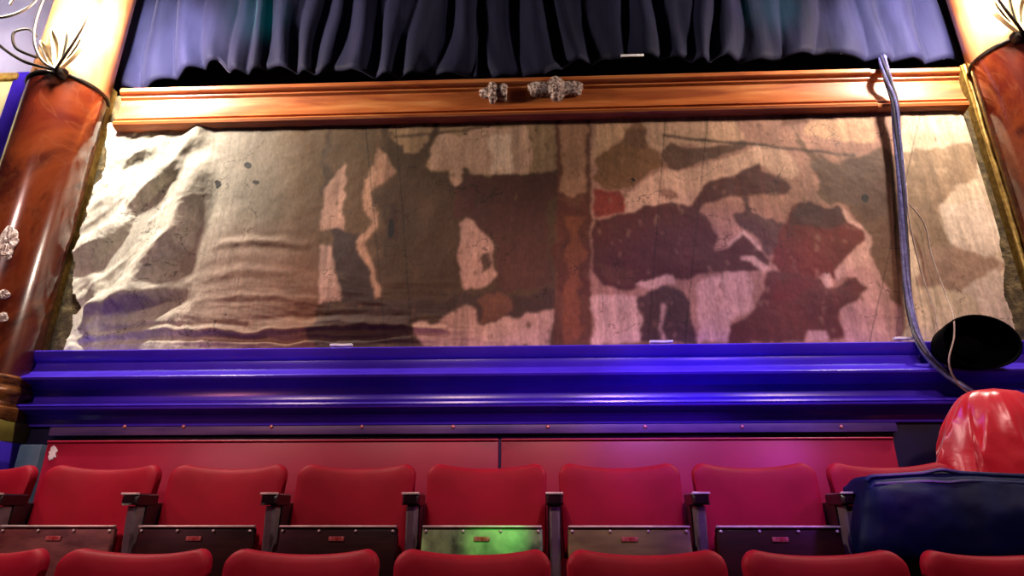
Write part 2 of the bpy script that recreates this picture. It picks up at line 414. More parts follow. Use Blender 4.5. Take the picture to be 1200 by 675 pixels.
CAN = [(126,146),(240,142),(640,128),(1118,112),(1126,128),(1140,160),(1150,205),(1160,240),(1172,285),(1180,320),(1180,350),(1190,380),(1196,412),(70,418),(76,385),(82,345),(80,320),(92,285),(104,240),(114,195)]
def inside(px_, py_, poly):
    r = np.zeros(px_.shape, bool); n = len(poly)
    for i in range(n):
        x1, y1 = poly[i]; x2, y2 = poly[(i+1) % n]
        if y1 == y2: continue
        c = ((y1 > py_) != (y2 > py_)) & (px_ < (x2-x1)*(py_-y1)/(y2-y1)+x1)
        r ^= c
    return r
def seg_dist(X, Y, pts):
    best = np.full(X.shape, 1e9); tt = np.zeros(X.shape); tot = len(pts)-1
    sgn = np.zeros(X.shape)
    for i in range(tot):
        x1, y1 = pts[i]; x2, y2 = pts[i+1]; dx, dy = x2-x1, y2-y1; L = dx*dx+dy*dy
        t = np.clip(((X-x1)*dx+(Y-y1)*dy)/L, 0, 1)
        d = np.hypot(X-(x1+t*dx), Y-(y1+t*dy)); m = d < best
        best = np.where(m, d, best); tt = np.where(m, (i+t)/tot, tt)
        sgn = np.where(m, np.sign((X-x1)*dy-(Y-y1)*dx), sgn)
    return best, tt, sgn

NX, NZ = 1000, 260
YM = 3.405
zlo, zhi = ZD(411), zb+.05
gx = np.linspace(at(60, 408, YM).x-.12, at(1200, 400, YM).x+.02, NX); gz = np.linspace(zlo, zhi, NZ)
X, Z = np.meshgrid(gx, gz)
# photo pixel of every canvas point (the layout above was traced in photo pixels)
d = np.stack([X, np.full_like(X, YM), Z-Z0], -1)
dep = d@np.array(fw); U = 600+F*(d@np.array(rt))/dep; V = 337.5-F*(d@np.array(upv))/dep
jx = (fbm(X*9, Z*9, 5, 1)-.5); jz = (fbm(X*9, Z*9, 5, 40)-.5)
sv = np.clip((U-120)/235, 0, 1)**.9
base = np.array(lin((222, 220, 206))[:3])*(1-sv[..., None])+np.array(lin((116, 90, 62))[:3])*sv[..., None]
stain = fbm(X*3, Z*3, 5, 9)
lowred = np.clip((V-255)/60, 0, 1)*np.clip((U-170)/100, 0, 1)*.5
colr = base*(.72+.56*stain[..., None])
colr = colr*(1-lowred[..., None])+np.array(lin((140, 96, 76))[:3])*lowred[..., None]
def blur(a, r):
    for ax in (0, 1):
        k = np.cumsum(np.pad(a, [(r+1, r) if q_ == ax else (0, 0) for q_ in (0, 1)], mode='edge'), axis=ax)
        n_ = a.shape[ax]; lo = np.take(k, np.arange(n_), axis=ax); hi = np.take(k, np.arange(n_)+2*r+1, axis=ax)
        a = (hi-lo)/(2*r+1)
    return a
wornf = fbm(X*40, Z*16, 4, 61)
tone = fbm(X*4.5, Z*3.2, 5, 75)[..., None]; tone2 = fbm(X*26, Z*3, 4, 81)[..., None]
for c, p, j in POLY:
    m = inside(U+jx*j*4, V+jz*j*4, p) & (wornf > .22)
    a = blur(m.astype(float), 1 if j < 5 else max(1, int(j*.28)))
    a = blur(a, 1)[..., None]
    cc = np.array(lin(c)[:3])
    isp = min(1, max(0, (cc.mean()-.12)/.12))
    cc = cc*(1+.16*isp)
    var = (.78+.44*tone)*((1-isp)*(.86+.28*tone2)+isp*(.70+.6*tone2))
    colr = colr*(1-a)+cc*var*a
colr *= 1+(np.array([.06, -.04, -.09])*np.clip((U-300)/120, 0, 1)[..., None])
# vertical drips, flakes and grime
lum = colr.mean(-1, keepdims=True)
drip = fbm(X*45, Z*2.2, 3, 70)[..., None]; flake = fbm(X*9, Z*6, 5, 90)[..., None]
colr *= (.78+.44*drip*np.clip(lum*4, .4, 1.3)); colr *= (.78+.44*flake)
fine = fbm(X*70, Z*60, 2, 33)[..., None]; colr *= (.93+.14*fine)
ck = (np.abs(fbm(X*3.1, Z*4.2, 5, 120)-.5) < .004) & (fbm(X*2, Z*2, 2, 130) > .5)
colr[ck] *= .45
for u0 in (441, 474, 769, 815, 1046):            # joins of the canvas strips
    mm = np.abs(U-u0-(V-270)*(u0-619)/1900*-1+1.5*jx) < .9
    colr[mm] *= .6
for (hx, hy, rx, ry) in ((258, 218, 3, 6), (293, 196, 5, 3.5), (303, 215, 4, 3), (1012, 235, 5, 4), (458, 272, 4, 12), (742, 214, 2.5, 2)):
    mm = ((U+jx*9-hx)/rx)**2+((V+jz*9-hy)/ry)**2 < 1
    colr[mm] = lin((24, 18, 14))[:3]
# real folds of the slack canvas
disp = np.zeros_like(X)
for pts, w, h in (([(238,150),(204,194),(160,240)], 11, .030), ([(234,205),(206,280),(160,330),(115,365)], 17, .050), ([(146,262),(120,285),(96,300)], 13, .035),
                  ([(225,160),(190,225),(150,270),(100,310)], 13, -.025), ([(205,330),(160,352),(100,380)], 15, .035), ([(220,352),(160,364),(100,376)], 9, -.022),
                  ([(95,396),(200,386),(300,391),(420,382),(520,386)], 4, .010), ([(85,402),(220,396),(330,400),(480,394)], 3.5, -.008),
                  ([(300,385),(400,377),(480,379)], 5, .010), ([(130,192),(160,182),(190,170)], 8, .014), ([(220,330),(280,318),(340,322)], 6, .003), ([(230,355),(300,348),(380,354)], 5, .003),
                  ([(250,290),(300,284),(360,288)], 5, .004), ([(112,400),(104,380),(118,350),(112,330)], 10, .02)):
    dd, tt, sg = seg_dist(U+jx*7, V+jz*7, pts)
    disp += 1.7*h*np.exp(-(dd/w)**2)*np.sin(PI*np.clip(.12+.76*tt, 0, 1))*1.25
    disp += -.8*h*np.exp(-((dd-1.35*w)/w)**2)*np.sin(PI*np.clip(.12+.76*tt, 0, 1))
rel = np.clip((330-U)/200, .12, 1)
ra = math.radians(48); rx_ = X*math.cos(ra)+Z*math.sin(ra); rz_ = -X*math.sin(ra)+Z*math.cos(ra)
ridge = 1-np.abs(2*fbm(rx_*1.6, rz_*5.5, 4, 230)-1)
disp += .05*(ridge-.8)*np.clip((260-U)/140, 0, 1)
ridge2 = 1-np.abs(2*fbm(X*1.8, Z*9+.6*X, 4, 260)-1)
disp += .024*(ridge2-.8)*np.clip((V-310)/90, 0, 1)*np.clip((620-U)/160, 0, 1)*np.clip((U-90)/60, 0, 1)
disp += .04*(fbm(X*2.2, Z*2.6, 3, 200)-.5)*rel+.012*(fbm(X*8, Z*8, 4, 210)-.5)*(.5+rel)
disp = np.clip(disp+.025, -.012, .13)
keep = inside(U+jx*7+(fbm(X*2.5,Z*2.5,3,44)-.5)*26, V+jz*12, CAN)
hole = ((U+jx*16-84)/8)**2+((V+jz*12-356)/12)**2 < 1
keep &= ~hole
for xc in (xl, xr): keep &= np.hypot(X-xc, YM-disp-3.25) > .245
verts = np.stack([X, YM-disp, Z], -1).reshape(-1, 3)
idx = np.arange(NX*NZ).reshape(NZ, NX)
q = np.stack([idx[:-1, :-1], idx[:-1, 1:], idx[1:, 1:], idx[1:, :-1]], -1).reshape(-1, 4)
kf = (keep[:-1, :-1] & keep[1:, 1:] & keep[:-1, 1:] & keep[1:, :-1]).reshape(-1)
q = q[kf]
used = np.zeros(NX*NZ, bool); used[q.ravel()] = True
remap = np.cumsum(used)-1; q = remap[q]; verts = verts[used]; vc = colr.reshape(-1, 3)[used]
me = bpy.data.meshes.new('mural')
me.vertices.add(len(verts)); me.vertices.foreach_set('co', verts.astype(np.float32).ravel())
me.loops.add(len(q)*4); me.loops.foreach_set('vertex_index', q.astype(np.int32).ravel())
me.polygons.add(len(q)); me.polygons.foreach_set('loop_start', (np.arange(len(q))*4).astype(np.int32))
me.update(calc_edges=True)
ca = me.color_attributes.new('paint', 'FLOAT_COLOR', 'POINT')
ca.data.foreach_set('color', np.concatenate([np.clip(vc, 0, 1), np.ones((len(vc), 1))], 1).astype(np.float32).ravel())
me.polygons.foreach_set('use_smooth', np.ones(len(q), bool))
t = NT('peeling mural paint')
at_n = t.node('ShaderNodeAttribute', attribute_name='paint')
f = t.noise(t.coords((1, 1, .5)), 60, 5)
mx = t.node('ShaderNodeMix', data_type='RGBA', blend_type='MULTIPLY'); mx.inputs[0].default_value = .5
t.link(at_n.outputs['Color'], mx.inputs[6]); t.link(t.ramp(f, [(.3, (170, 160, 150)), (.7, (255, 255, 255))]), mx.inputs[7])
t.link(mx.outputs[2], t.b.inputs['Base Color']); t.set(Roughness=.72, Specular_IOR_Level=.35)
t.bump(t.noise(t.coords(), 45, 4), .15, .005)
me.materials.append(t.m)
mu = bpy.data.objects.new('mural', me); COL.objects.link(mu)
tag(mu, 'peeling brown mural of riders on horses on sagging canvas above the blue dado', 'mural')

# ------------------------------------------------------------------ curtains
def interp(pts, u):
    for (a, b), (c, d_) in zip(pts, pts[1:]):
        if a <= u <= c: return b+(d_-b)*(u-a)/(c-a)
    return pts[0][1] if u < pts[0][0] else pts[-1][1]
HEM = [(120,104),(150,103),(182,101),(205,88),(222,82),(236,76),(262,70),(272,79),(300,81),(330,76),(345,79),(380,83),(392,78),(440,85),(475,86),(500,84),(560,87),(600,86),(640,86),(662,73),(700,69),(740,64),(790,64),(830,68),(858,62),(880,68),(905,66),(940,62),(975,58),(1000,62),(1040,66),(1080,70),(1110,70),(1150,68)]
YC = 3.52
def curtain(u0, u1, seed, label):
    x0, x1 = at(u0, 60, YC).x, at(u1, 60, YC).x
    n = int((x1-x0)/.012); nz = 70; bm = bmesh.new(); G = []
    r = random.Random(seed)
    ks = [x0]
    while ks[-1] < x1+.4: ks.append(ks[-1]+r.uniform(.13, .30))
    amps = [r.uniform(.6, 1.2) for _ in ks]
    def fold(x):
        for i in range(len(ks)-1):
            if x < ks[i+1]:
                t_ = (x-ks[i])/(ks[i+1]-ks[i]); return (1-abs(2*t_-1)**1.5)*amps[i]
        return 0
    ztop = Z0+4.1
    for i in range(n+1):
        x = x0+(x1-x0)*i/n; row = []
        p = at(600, 80, YC)
        # hem height at this x
        u = u0+(u1-u0)*i/n
        zh = at(u, interp(HEM, u), YC).z
        edge = min(1, max(0, min((u-u0)/90, (u1-u)/90)+.35)) if False else 1
        for k in range(nz+1):
            s = k/nz; z = zh+(ztop-zh)*s**1.25
            drift = .10*(1-s)**2*math.sin(x*1.7+seed)+.02*math.sin(z*5+x*9)
            a = .060*(1-.2*s)
            yy = YC+.03-a*fold(x+drift)-.010*math.sin(31*(x+drift)+2*math.sin(z*3))
            yy += .02*(fbm(np.array([x*4]), np.array([z*3]), 3, seed)[0]-.5)
            if s < .06: yy += .03*(1-s/.06)**2
            row.append(bm.verts.new((x, yy, z)))
        G.append(row)
    for a, b in zip(G, G[1:]):
        for k in range(nz): bm.faces.new((a[k], b[k], b[k+1], a[k+1]))
    o = finish('curtain', bm, M['curtain'], sharp=180)
    s = o.modifiers.new('thick', 'SOLIDIFY'); s.thickness = .006
    return tag(o, label, 'curtain', 'dark navy curtains above the rail')
curtain(100, 559.5, 3, 'dark navy velvet curtain above the rail, left half beside the left column')
c2 = curtain(560.5, 1172, 5, 'dark navy velvet curtain above the rail, right half beside the right column')
c = at(741, 65, YC-.06)
bm = bmesh.new(); box(bm, -.08, .08, -.004, .004, -.01, .01, bev=.003)
finish('hem_tag', bm, M['paper'], c2, loc=c)

# ------------------------------------------------------------------ columns
def column(x, yc, R, z_ring, z_base, z_ped, label, mirror=1):
    t = tag(empty('marble_column', (x, yc, FB)), label, 'column', 'red marble columns framing the mural')
    L = lambda z: z-FB
    bm = bmesh.new()
    lathe(bm, [(R*1.03, L(z_base)), (R*1.02, L(z_base)+.3), (R, L(z_ring))], seg=72)
    sh = finish('shaft', bm, M['marble'], t, sharp=60)
    bm = bmesh.new(); lathe(bm, [(R, L(z_ring)), (R*.98, L(Z0+4.2))], seg=72); finish('upper_shaft', bm, M['marble_lit'], t, sharp=60)
    bm = bmesh.new()
    lathe(bm, [(R*.99, L(z_ring)-.012), (R+.008, L(z_ring)-.012), (R+.012, L(z_ring)-.004), (R+.012, L(z_ring)+.004), (R+.008, L(z_ring)+.012), (R*.99, L(z_ring)+.012)], seg=72)
    finish('iron_band', bm, M['wrought'], t)
    h = z_base-z_ped; zz = L(z_ped); b = R*1.0
    pr = [(b, zz), (b*1.10, zz), (b*1.13, zz+.10*h), (b*1.13, zz+.26*h), (b*1.06, zz+.32*h), (b*1.03, zz+.40*h), (b*1.05, zz+.5*h), (b*1.10, zz+.56*h), (b*1.11, zz+.66*h), (b*1.08, zz+.74*h), (b*1.05, zz+.80*h), (b*1.08, zz+.86*h), (b*1.08, zz+.95*h), (b*1.03, zz+1.0*h)]
    bm = bmesh.new(); lathe(bm, pr, seg=72); finish('base_moulding', bm, M['bronze'], t, sharp=40)
    w = R*1.08; zc = (z_ped-FB)
    bm = bmesh.new(); box(bm, -w, w, -w, YW-yc-.03, .90*zc, zc, bev=.006)
    for f in bm.faces:
        if f.calc_center_median().x*mirror > w*.98: f.material_index = 1  # face towards the mural takes the darker olive
    finish('pedestal_block', bm, [M['cream'], M['olive']], t)
    finish('pedestal_plinth', boxbm(-w*1.01, w*1.01, -w*1.01, YW-yc-.028, 0, .90*zc, bev=.006), M['blue'], t)
    return t, sh
RC = .222
zring = at(104, 92, 3.1).z
zbase = at(20, 433, 3.05).z; zped = at(20, 487, 3.05).z
colL, shL = column(xl, 3.25, RC, zring, zbase, zped, 'red brown marble column with iron band at the left of the mural', 1)
colR, shR = column(xr, 3.25, RC, at(1165, 45, 3.05).z, zbase, zped, 'red brown marble column with iron band at the right of the mural', -1)
# scars of missing marble on the left shaft
def scar(u, v, du, dv, seed):
    cx, cy = xl, 3.25; bm = bmesh.new(); a0 = None
    # walk the ray to the shaft surface
    d_ = at(u, v, 3.25)-Vector((0, 0, Z0)); d_.normalize()
    o_ = Vector((0, 0, Z0)); ox, oy = o_.x-cx, o_.y-cy; A_ = d_.x**2+d_.y**2; B_ = 2*(ox*d_.x+oy*d_.y); C_ = ox*ox+oy*oy-(RC*1.02)**2
    D_ = max(0, B_*B_-4*A_*C_); t_ = (-B_-math.sqrt(D_))/(2*A_); p = o_+d_*t_
    a = math.atan2(p.y-cy, p.x-cx); R = RC*1.025
    prev = None; rows = []
    for ri, k in enumerate((1, .93, .6, .3, .05)):
        row = []
        for i in range(28):
            an = 2*PI*i/28; n_ = .6+.8*fbm(np.array([math.cos(an)*1.6+7]), np.array([math.sin(an)*1.6+3]), 4, seed)[0]
            aa = a+k*n_*du*math.cos(an)/R; zz = p.z+k*n_*dv*math.sin(an)
            rr = R-.004+(0 if ri == 0 else .010+.012*(random.random()-.3))
            row.append((rr*math.cos(aa), rr*math.sin(aa), zz-FB))
        rows.append(row)
    rings_mesh(bm, rows); finish('plaster_scar', bm, M['chip'], colL, sharp=30)
scar(10, 283, .05, .09, 2); scar(4, 345, .03, .03, 5); scar(3, 372, .03, .03, 9); scar(9, 300, .02, .03, 12)
# gilt beads running down beside each shaft
def bead(name, u, v, label):
    x = at(u, v, 3.37).x; bm = bmesh.new(); pts = [Vector((x+.006*math.sin(k*1.7), 3.37, Z0+.86+k*.2)) for k in range(10)]
    pts = [p for p in pts if p.z < zt+.02]; pts.append(Vector((x, 3.37, zt+.02)))
    tube(bm, catmull(pts, 4), lambda s: .013+.003*math.sin(s*60), 10); box(bm, x-.02, x+.02, 3.37, YW, pts[0].z, zt+.02)
    return struct(finish(name, bm, M['gold']))
bead('trim_6', 75, 300, ''); bead('trim_7', 1168, 200, '')

# ------------------------------------------------------------------ wall sconces
def sconce(x, zr, mir, label):
    """mounted on the front of a column at its iron band"""
    yf = 3.25-RC
    t = tag(empty('wall_sconce', (x, yf, zr)), label, 'wall lamp', 'wrought iron wall sconces on the columns')
    P = lambda a, y_, z: Vector((a*mir, y_, z))
    bm = bmesh.new()
    rings = []
    for k, (r, dy) in enumerate(((.036, .03), (.036, -.01), (.030, -.024), (.014, -.03))):
        rings.append([(r*math.cos(2*PI*i/24), dy, r*1.2*math.sin(2*PI*i/24)+.01) for i in range(24)])
    rings_mesh(bm, rings); finish('mounting_boss', bm, M['wrought'], t)
    # broad leaf behind: four lobes
    for (dx, h, w, lean) in ((-.125, .20, .052, -.02), (-.045, .26, .060, -.04), (.05, .25, .058, -.04), (.135, .22, .048, -.02)):
        bm = bmesh.new(); n = 14; rows = []
        for i in range(n+1):
            s = i/n; ww = w*min(1, .28+s*1.1)*max(.12, 1-max(0, (s-.62)/.38)**2.2)
            cx_ = dx*s**.8; cz = h*s; cy = -.03+lean*s*s*1.6
            rows.append([(mir*(cx_-ww), cy+.014, cz), (mir*(cx_-ww*.5), cy-.004, cz), (mir*cx_, cy+.008, cz), (mir*(cx_+ww*.5), cy-.004, cz), (mir*(cx_+ww), cy+.014, cz), (mir*cx_, cy+.022, cz)])
        rings_mesh(bm, rows); lf = finish('leaf', bm, M['leafmetal'], t)
        bm = bmesh.new(); pts = [P(dx*s**.8+.25*w*(1 if dx > 0 else -1), -.042+lean*s*s*1.6, h*s) for s in (.3, .5, .7, .88)]
        tube(bm, catmull(pts, 6), lambda s: .003+.003*math.sin(PI*s), 6); finish('leaf_vein', bm, M['wrought'], lf)
    arms = [
        [P(0, -.03, 0), P(-.06, -.07, .03), P(-.11, -.10, .12), P(-.135, -.12, .25), P(-.12, -.14, .42), P(-.09, -.15, .52)],
        [P(0, -.03, 0), P(.06, -.07, .04), P(.13, -.10, .15), P(.18, -.12, .28), P(.19, -.14, .42), P(.16, -.15, .52)],
        [P(-.03, -.02, .01), P(-.18, -.08, .03), P(-.32, -.14, .12), P(-.42, -.18, .26), P(-.43, -.20, .40), P(-.36, -.20, .50), P(-.27, -.19, .46), P(-.28, -.18, .38)],
        [P(-.13, -.05, .08), P(-.24, -.09, .12), P(-.27, -.11, .22), P(-.20, -.10, .26), P(-.13, -.09, .21)],
        [P(-.40, -.2, .36), P(-.34, -.2, .27), P(-.25, -.19, .28), P(-.17, -.17, .36), P(-.12, -.16, .48)],
    ]
    for k, a in enumerate(arms):
        bm = bmesh.new(); tube(bm, catmull(a, 8), lambda s: .0095-.003*s, 8); finish('scroll_arm', bm, M['wrought'], t)
    for (a, y_, z) in ((-.09, -.15, .52), (.16, -.15, .52), (-.42, -.2, .44)):
        bm = bmesh.new(); prof = [(.008, z-.03), (.05, z-.01), (.058, z+.01), (.05, z+.012), (.02, z+.015)]
        lathe(bm, prof, a*mir, y_, 20); cup = finish('candle_cup', bm, M['wrought'], t)
        bm = bmesh.new(); lathe(bm, [(.014, z+.012), (.014, z+.09), (.012, z+.092)], a*mir, y_, 16); finish('candle_tube', bm, M['paper'], cup)
        bm = bmesh.new(); lathe(bm, [(.008, z+.09), (.018, z+.105), (.021, z+.125), (.014, z+.155), (.004, z+.18)], a*mir, y_, 16); finish('bulb', bm, M['bulb'], cup)
    return t
scL = sconce(at(71, 82, 3.03).x, zring-.01, 1, 'wrought iron scroll sconce with gilt leaves on the left marble column')
scR = sconce(at(1194, 42, 3.03).x, at(1165, 45, 3.05).z-.01, -1, 'wrought iron scroll sconce with gilt leaves on the right marble column')

# ------------------------------------------------------------------ seats
def back_outline():
    pts = []; hw, zt_, zb_ = .266, .826, .44; r = .055
    for i in range(7): pts.append((-hw+.012*(1-i/6)*1, zb_+(zt_-r-zb_)*i/6))
    for i in range(1, 8):
        a = PI-PI/2*i/8; pts.append((-hw+r+r*math.cos(a), zt_-r+r*math.sin(a)))
    for i in range(0, 17):
        s = -1+2*i/16; x = s*(hw-r); pts.append((x, zt_-.020*(1-abs(s)**2.2)))
    for i in range(1, 8):
        a = PI/2-PI/2*i/8; pts.append((hw-r+r*math.cos(a), zt_-r+r*math.sin(a)))
    for i in range(7): pts.append((hw-.012*i/6, zt_-r-(zt_-r-zb_)*i/6))
    for i in range(1, 10): pts.append((hw-.012-(2*hw-.024)*i/10, zb_))
    return pts
def slab(outl, cz, front, back, lean, puff=.03):
    def P(x, z, y_): return (x, y_+(z-.44)*lean-.55*x*x+.02, z)
    rings = []
    for tt, yy in ((.05, back), (.5, back), (.9, back), (.975, back-.006), (1, back-.018), (1, .006), (.985, -.010), (.94, -puff*.62), (.85, -puff*.82), (.65, -puff*.95), (.35, -puff), (.05, -puff)):
        rings.append([P(x*tt, cz+(z-cz)*tt, yy) for x, z in outl])
    bm = bmesh.new(); rings_mesh(bm, rings); return bm
def seat_proto(pan_mat):
    t = empty('theatre_seat')
    bk = finish('backrest', slab(back_outline(), .62, 0, .045, .16), M['seat_red'], t, sharp=50)
    # tipped-up seat pan, board towards the viewer
    Y0 = -.175; bm = bmesh.new(); box(bm, -.243, .243, Y0, Y0+.028, .20, .562, bev=.010, seg=3)
    for w in bm.verts: w.co.y += (w.co.z-.40)*.10
    pan = finish('seat_pan', bm, pan_mat, t)
    bm = bmesh.new(); box(bm, -.235, .235, Y0+.030, Y0+.105, .22, .548, bev=.03, seg=4)
    for w in bm.verts: w.co.y += (w.co.z-.40)*.10
    finish('seat_cushion', bm, M['seat_red'], pan)
    bm = bmesh.new(); box(bm, -.24, .24, Y0+.006, Y0+.034, .563, .571, bev=.003)
    finish('edge_strip', bm, M['steel'], pan)
    for x in (-.225, -.075, .075, .225):
        bm = bmesh.new(); bmesh.ops.create_uvsphere(bm, u_segments=10, v_segments=7, radius=.0065); finish('nail', bm, M['steel'], pan, loc=(x, Y0+.011, .550))
    bm = bmesh.new(); box(bm, -.032, .032, Y0+.004, Y0+.012, .512, .530, bev=.003); finish('number_plate', bm, M['plate'], pan)
    # standard with arm rest, to the seat's right in the photo
    xs = .2925; bm = bmesh.new()
    pts = [(-.02, .0), (-.035, .12), (-.075, .30), (-.10, .45), (-.115, .58), (-.118, .645)]
    sec = catmull([(0, a, b) for a, b in pts], 5); rings = []
    for i, p in enumerate(sec):
        w, dpt = .020, .03
        rings.append([(xs-w, p.y-dpt, p.z), (xs-w*.6, p.y-dpt-.008, p.z), (xs+w*.6, p.y-dpt-.008, p.z), (xs+w, p.y-dpt, p.z), (xs+w, p.y+dpt, p.z), (xs-w, p.y+dpt, p.z)])
    rings_mesh(bm, rings)
    box(bm, xs-.028, xs+.028, -.14, .07, 0, .014, bev=.004)
    st = finish('standard', bm, M['iron'], t, sharp=40)
    bm = bmesh.new(); box(bm, xs-.028, xs+.028, -.092, .05, .44, .66, bev=.006); 
    finish('side_panel', bm, M['arm'], st)
    bm = bmesh.new()
    rings = []
    for i in range(17):
        s = i/16; yy = -.185+.150*s; w = .036*(min(1, .72+s*2.2)); h0 = .648+.004*s-(.0 if s > .1 else -.008); h1 = .695-.012*(1-min(1, s*6))**2
        rings.append([(xs-w, yy, h0), (xs+w, yy, h0), (xs+w, yy, h1-.006), (xs+w*.8, yy, h1), (xs-w*.8, yy, h1), (xs-w, yy, h1-.006)])
    rings_mesh(bm, rings); finish('arm_rest', bm, M['arm'], t, sharp=40)
    bm = bmesh.new(); box(bm, xs-.036, xs+.036, -.188, -.17, .688, .697, bev=.003); finish('arm_lit_edge', bm, M['steel'], t)  # added pale strip standing for the lit edge of the arm top
    return t
def copy_tree(o, parent=None):
    c = o.copy(); COL.objects.link(c)
    if parent: c.parent = parent
    for ch in list(o.children): copy_tree(ch, c)
    return c
def pan_of(t): return [c for c in t.children if c.name.startswith('seat_pan')][0]
X0, PITCH = .359, .585
BACK = [(-5, 'pan_wood', 'red velour theatre seat cut off by the left edge, in the upper row'),
        (-4, 'pan_wood_worn', 'red theatre seat with scuffed mauve tipped-up pan, second from left in the upper row'),
        (-3, 'pan_wood', 'red theatre seat with dark brown pan, behind the second front seat from the left'),
        (-2, 'pan_wood', 'red theatre seat with dark brown pan, next left of the green-lit pan'),
        (-1, 'pan_green_lit', 'red theatre seat whose tipped-up pan is splashed with green light'),
        (0, 'pan_olive', 'red theatre seat with olive brown pan, next right of the green-lit pan'),
        (1, 'pan_wood', 'red theatre seat with dark brown pan, left of the one the jacket covers'),
        (2, 'pan_wood', 'red theatre seat half covered by the left end of the navy jacket')]
FRONT = [(-4, 'pan_wood', 'red seat top cut off by the left bottom corner, front row'),
         (-3, 'pan_wood', 'red seat top in the front row, below the scuffed mauve seat pan'),
         (-2, 'pan_wood', 'red seat top in the front row, third from left along the bottom edge'),
         (-1, 'pan_wood', 'red seat top in the front row, below the green-lit pan'),
         (0, 'pan_wood', 'red seat top in the front row, below the olive brown pan'),
         (1, 'pan_wood', 'red seat top in the front row, next left of the jacket'),
         (2, 'pan_wood', 'red seat top in the front row, directly below the navy jacket')]
proto = seat_proto(M['pan_wood']); first = True
for k, mt, lab in BACK:
    o = proto if first else copy_tree(proto); first = False
    o.location = (X0+PITCH*k, 2.79, FB); tag(o, lab, 'theatre seat', 'upper row of red theatre seats')
    if mt != 'pan_wood':
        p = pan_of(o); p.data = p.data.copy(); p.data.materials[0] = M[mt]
for k, mt, lab in FRONT:
    o = copy_tree(proto); o.location = (X0+PITCH*k, 2.215, FF); tag(o, lab, 'theatre seat', 'front row of red theatre seats')

# ------------------------------------------------------------------ red partition behind the upper row
def partition(u0, u1, label, tagit=False):
    x0, x1 = at(u0, 530, 3.08).x, at(u1, 530, 3.08).x; z1 = at(600, 514, 3.08).z
    t = tag(empty('partition_panel', ((x0+x1)/2, 3.10, FB)), label, 'partition', 'red partition panels behind the upper seats')
    w = (x1-x0)/2; h = z1-FB
    finish('board', boxbm(-w, w, -.02, .02, 0, h-.012, bev=.004), M['panel_red'], t)
    bm = bmesh.new(); box(bm, -w, w, -.028, .028, h-.012, h, bev=.005, seg=3); finish('top_rail', bm, M['panel_red'], t)
    if tagit:
        bm = bmesh.new(); rows = []
        for k in (1, .9):
            rows.append([(k*(.020+.004*(-1)**i)*math.copysign(abs(math.cos(2*PI*i/14+.3))**.4, math.cos(2*PI*i/14+.3)), -.0215 if k == 1 else -.025, k*(.040-.008*(i % 3))*math.sin(2*PI*i/14+.3)) for i in range(14)])
        rings_mesh(bm, rows); p = at(60, 531, 3.08); finish('bare_patch', bm, M['paper'], t, loc=(p.x+.01-t.location.x, 0, p.z-FB))
partition(53, 584, 'long red partition panel with white scuff, left half behind the upper seats', True)
partition(587, 1050, 'red partition panel tinted purple, right half behind the upper seats')

# ------------------------------------------------------------------ lamp hood
c = at(1143, 404, 3.16)
lp = tag(empty('lamp_hood', c), 'black oval lamp hood on the blue ledge near the right column', 'lamp')
rx, rz = .195, .145
def ov(k, y_): return [(rx*k*math.cos(2*PI*i/40), y_, rz*k*math.sin(2*PI*i/40)*(1 if math.sin(2*PI*i/40) > 0 else .92)) for i in range(40)]
bm = bmesh.new(); rings_mesh(bm, [ov(.3, .14), ov(.7, .13), ov(.9, .08), ov(1, -.02), ov(1.02, -.05), ov(.97, -.052), ov(.95, -.02), ov(.82, .07), ov(.6, .11), ov(.1, .115)])
finish('hood', bm, M['black'], lp)
bm = bmesh.new(); rings_mesh(bm, [ov(.40, .10), ov(.42, .06), ov(.3, .045), ov(.05, .04)]); finish('lens', bm, M['black'], lp)
bm = bmesh.new(); box(bm, -.05, .05, .12, .25, -.03, .03, bev=.008); finish('bracket', bm, M['black'], lp)

# ------------------------------------------------------------------ cables
P3 = lambda u, v, Y: at(u, v, Y)
path = [P3(1033, 68, 3.44), P3(1035, 80, 3.312), P3(1041, 100, 3.315), P3(1047, 122, 3.318), P3(1050, 160, 3.335), P3(1055, 220, 3.34), P3(1059, 290, 3.345), P3(1062, 340, 3.34), P3(1070, 385, 3.28), P3(1084, 415, 3.255), P3(1108, 440, 3.235), P3(1135, 458, 3.21), P3(1165, 475, 3.24)]
cb = tag(empty('cable_bundle', path[0]), 'thick bundle of blue grey cables hanging down the right part of the mural', 'cable')
cl = catmull(path, 10)
for j in range(5):
    pts = []
    for i, p in enumerate(cl):
        s = i/len(cl); a = 2*PI*j/5+s*9; spread = .019*(1-.45*s)
        pts.append(p+Vector((math.cos(a)*spread, math.sin(a)*spread*.5-.012, 0)))
    bm = bmesh.new(); tube(bm, pts, .0095, 8); o = finish('cable', bm, M['cable'] if j % 2 == 0 else M['cable_d'], cb)
    o.matrix_parent_inverse = Matrix.Translation(cb.location).inverted()
def wire(pl, label):
    bm = bmesh.new(); tube(bm, catmull(pl, 8), .0042, 6)
    return tag(finish('wire', bm, M['wire'], sharp=180), label, 'wire', 'thin wires beside the cable bundle')
wire([P3(1062, 215, 3.34), P3(1066, 260, 3.335), P3(1080, 320, 3.33), P3(1094, 360, 3.3), P3(1100, 390, 3.27), P3(1106, 425, 3.25), P3(1130, 452, 3.23), P3(1160, 472, 3.25)], 'thin pale wire curving from the cable bundle to the red cover')
wire([P3(1062, 235, 3.34), P3(1083, 262, 3.335), P3(1092, 300, 3.33), P3(1110, 350, 3.29), P3(1117, 370, 3.13), P3(1118, 395, 3.10), P3(1112, 425, 3.10), P3(1124, 452, 3.16), P3(1150, 468, 3.22)], 'thin pale wire looping in front of the black lamp hood')

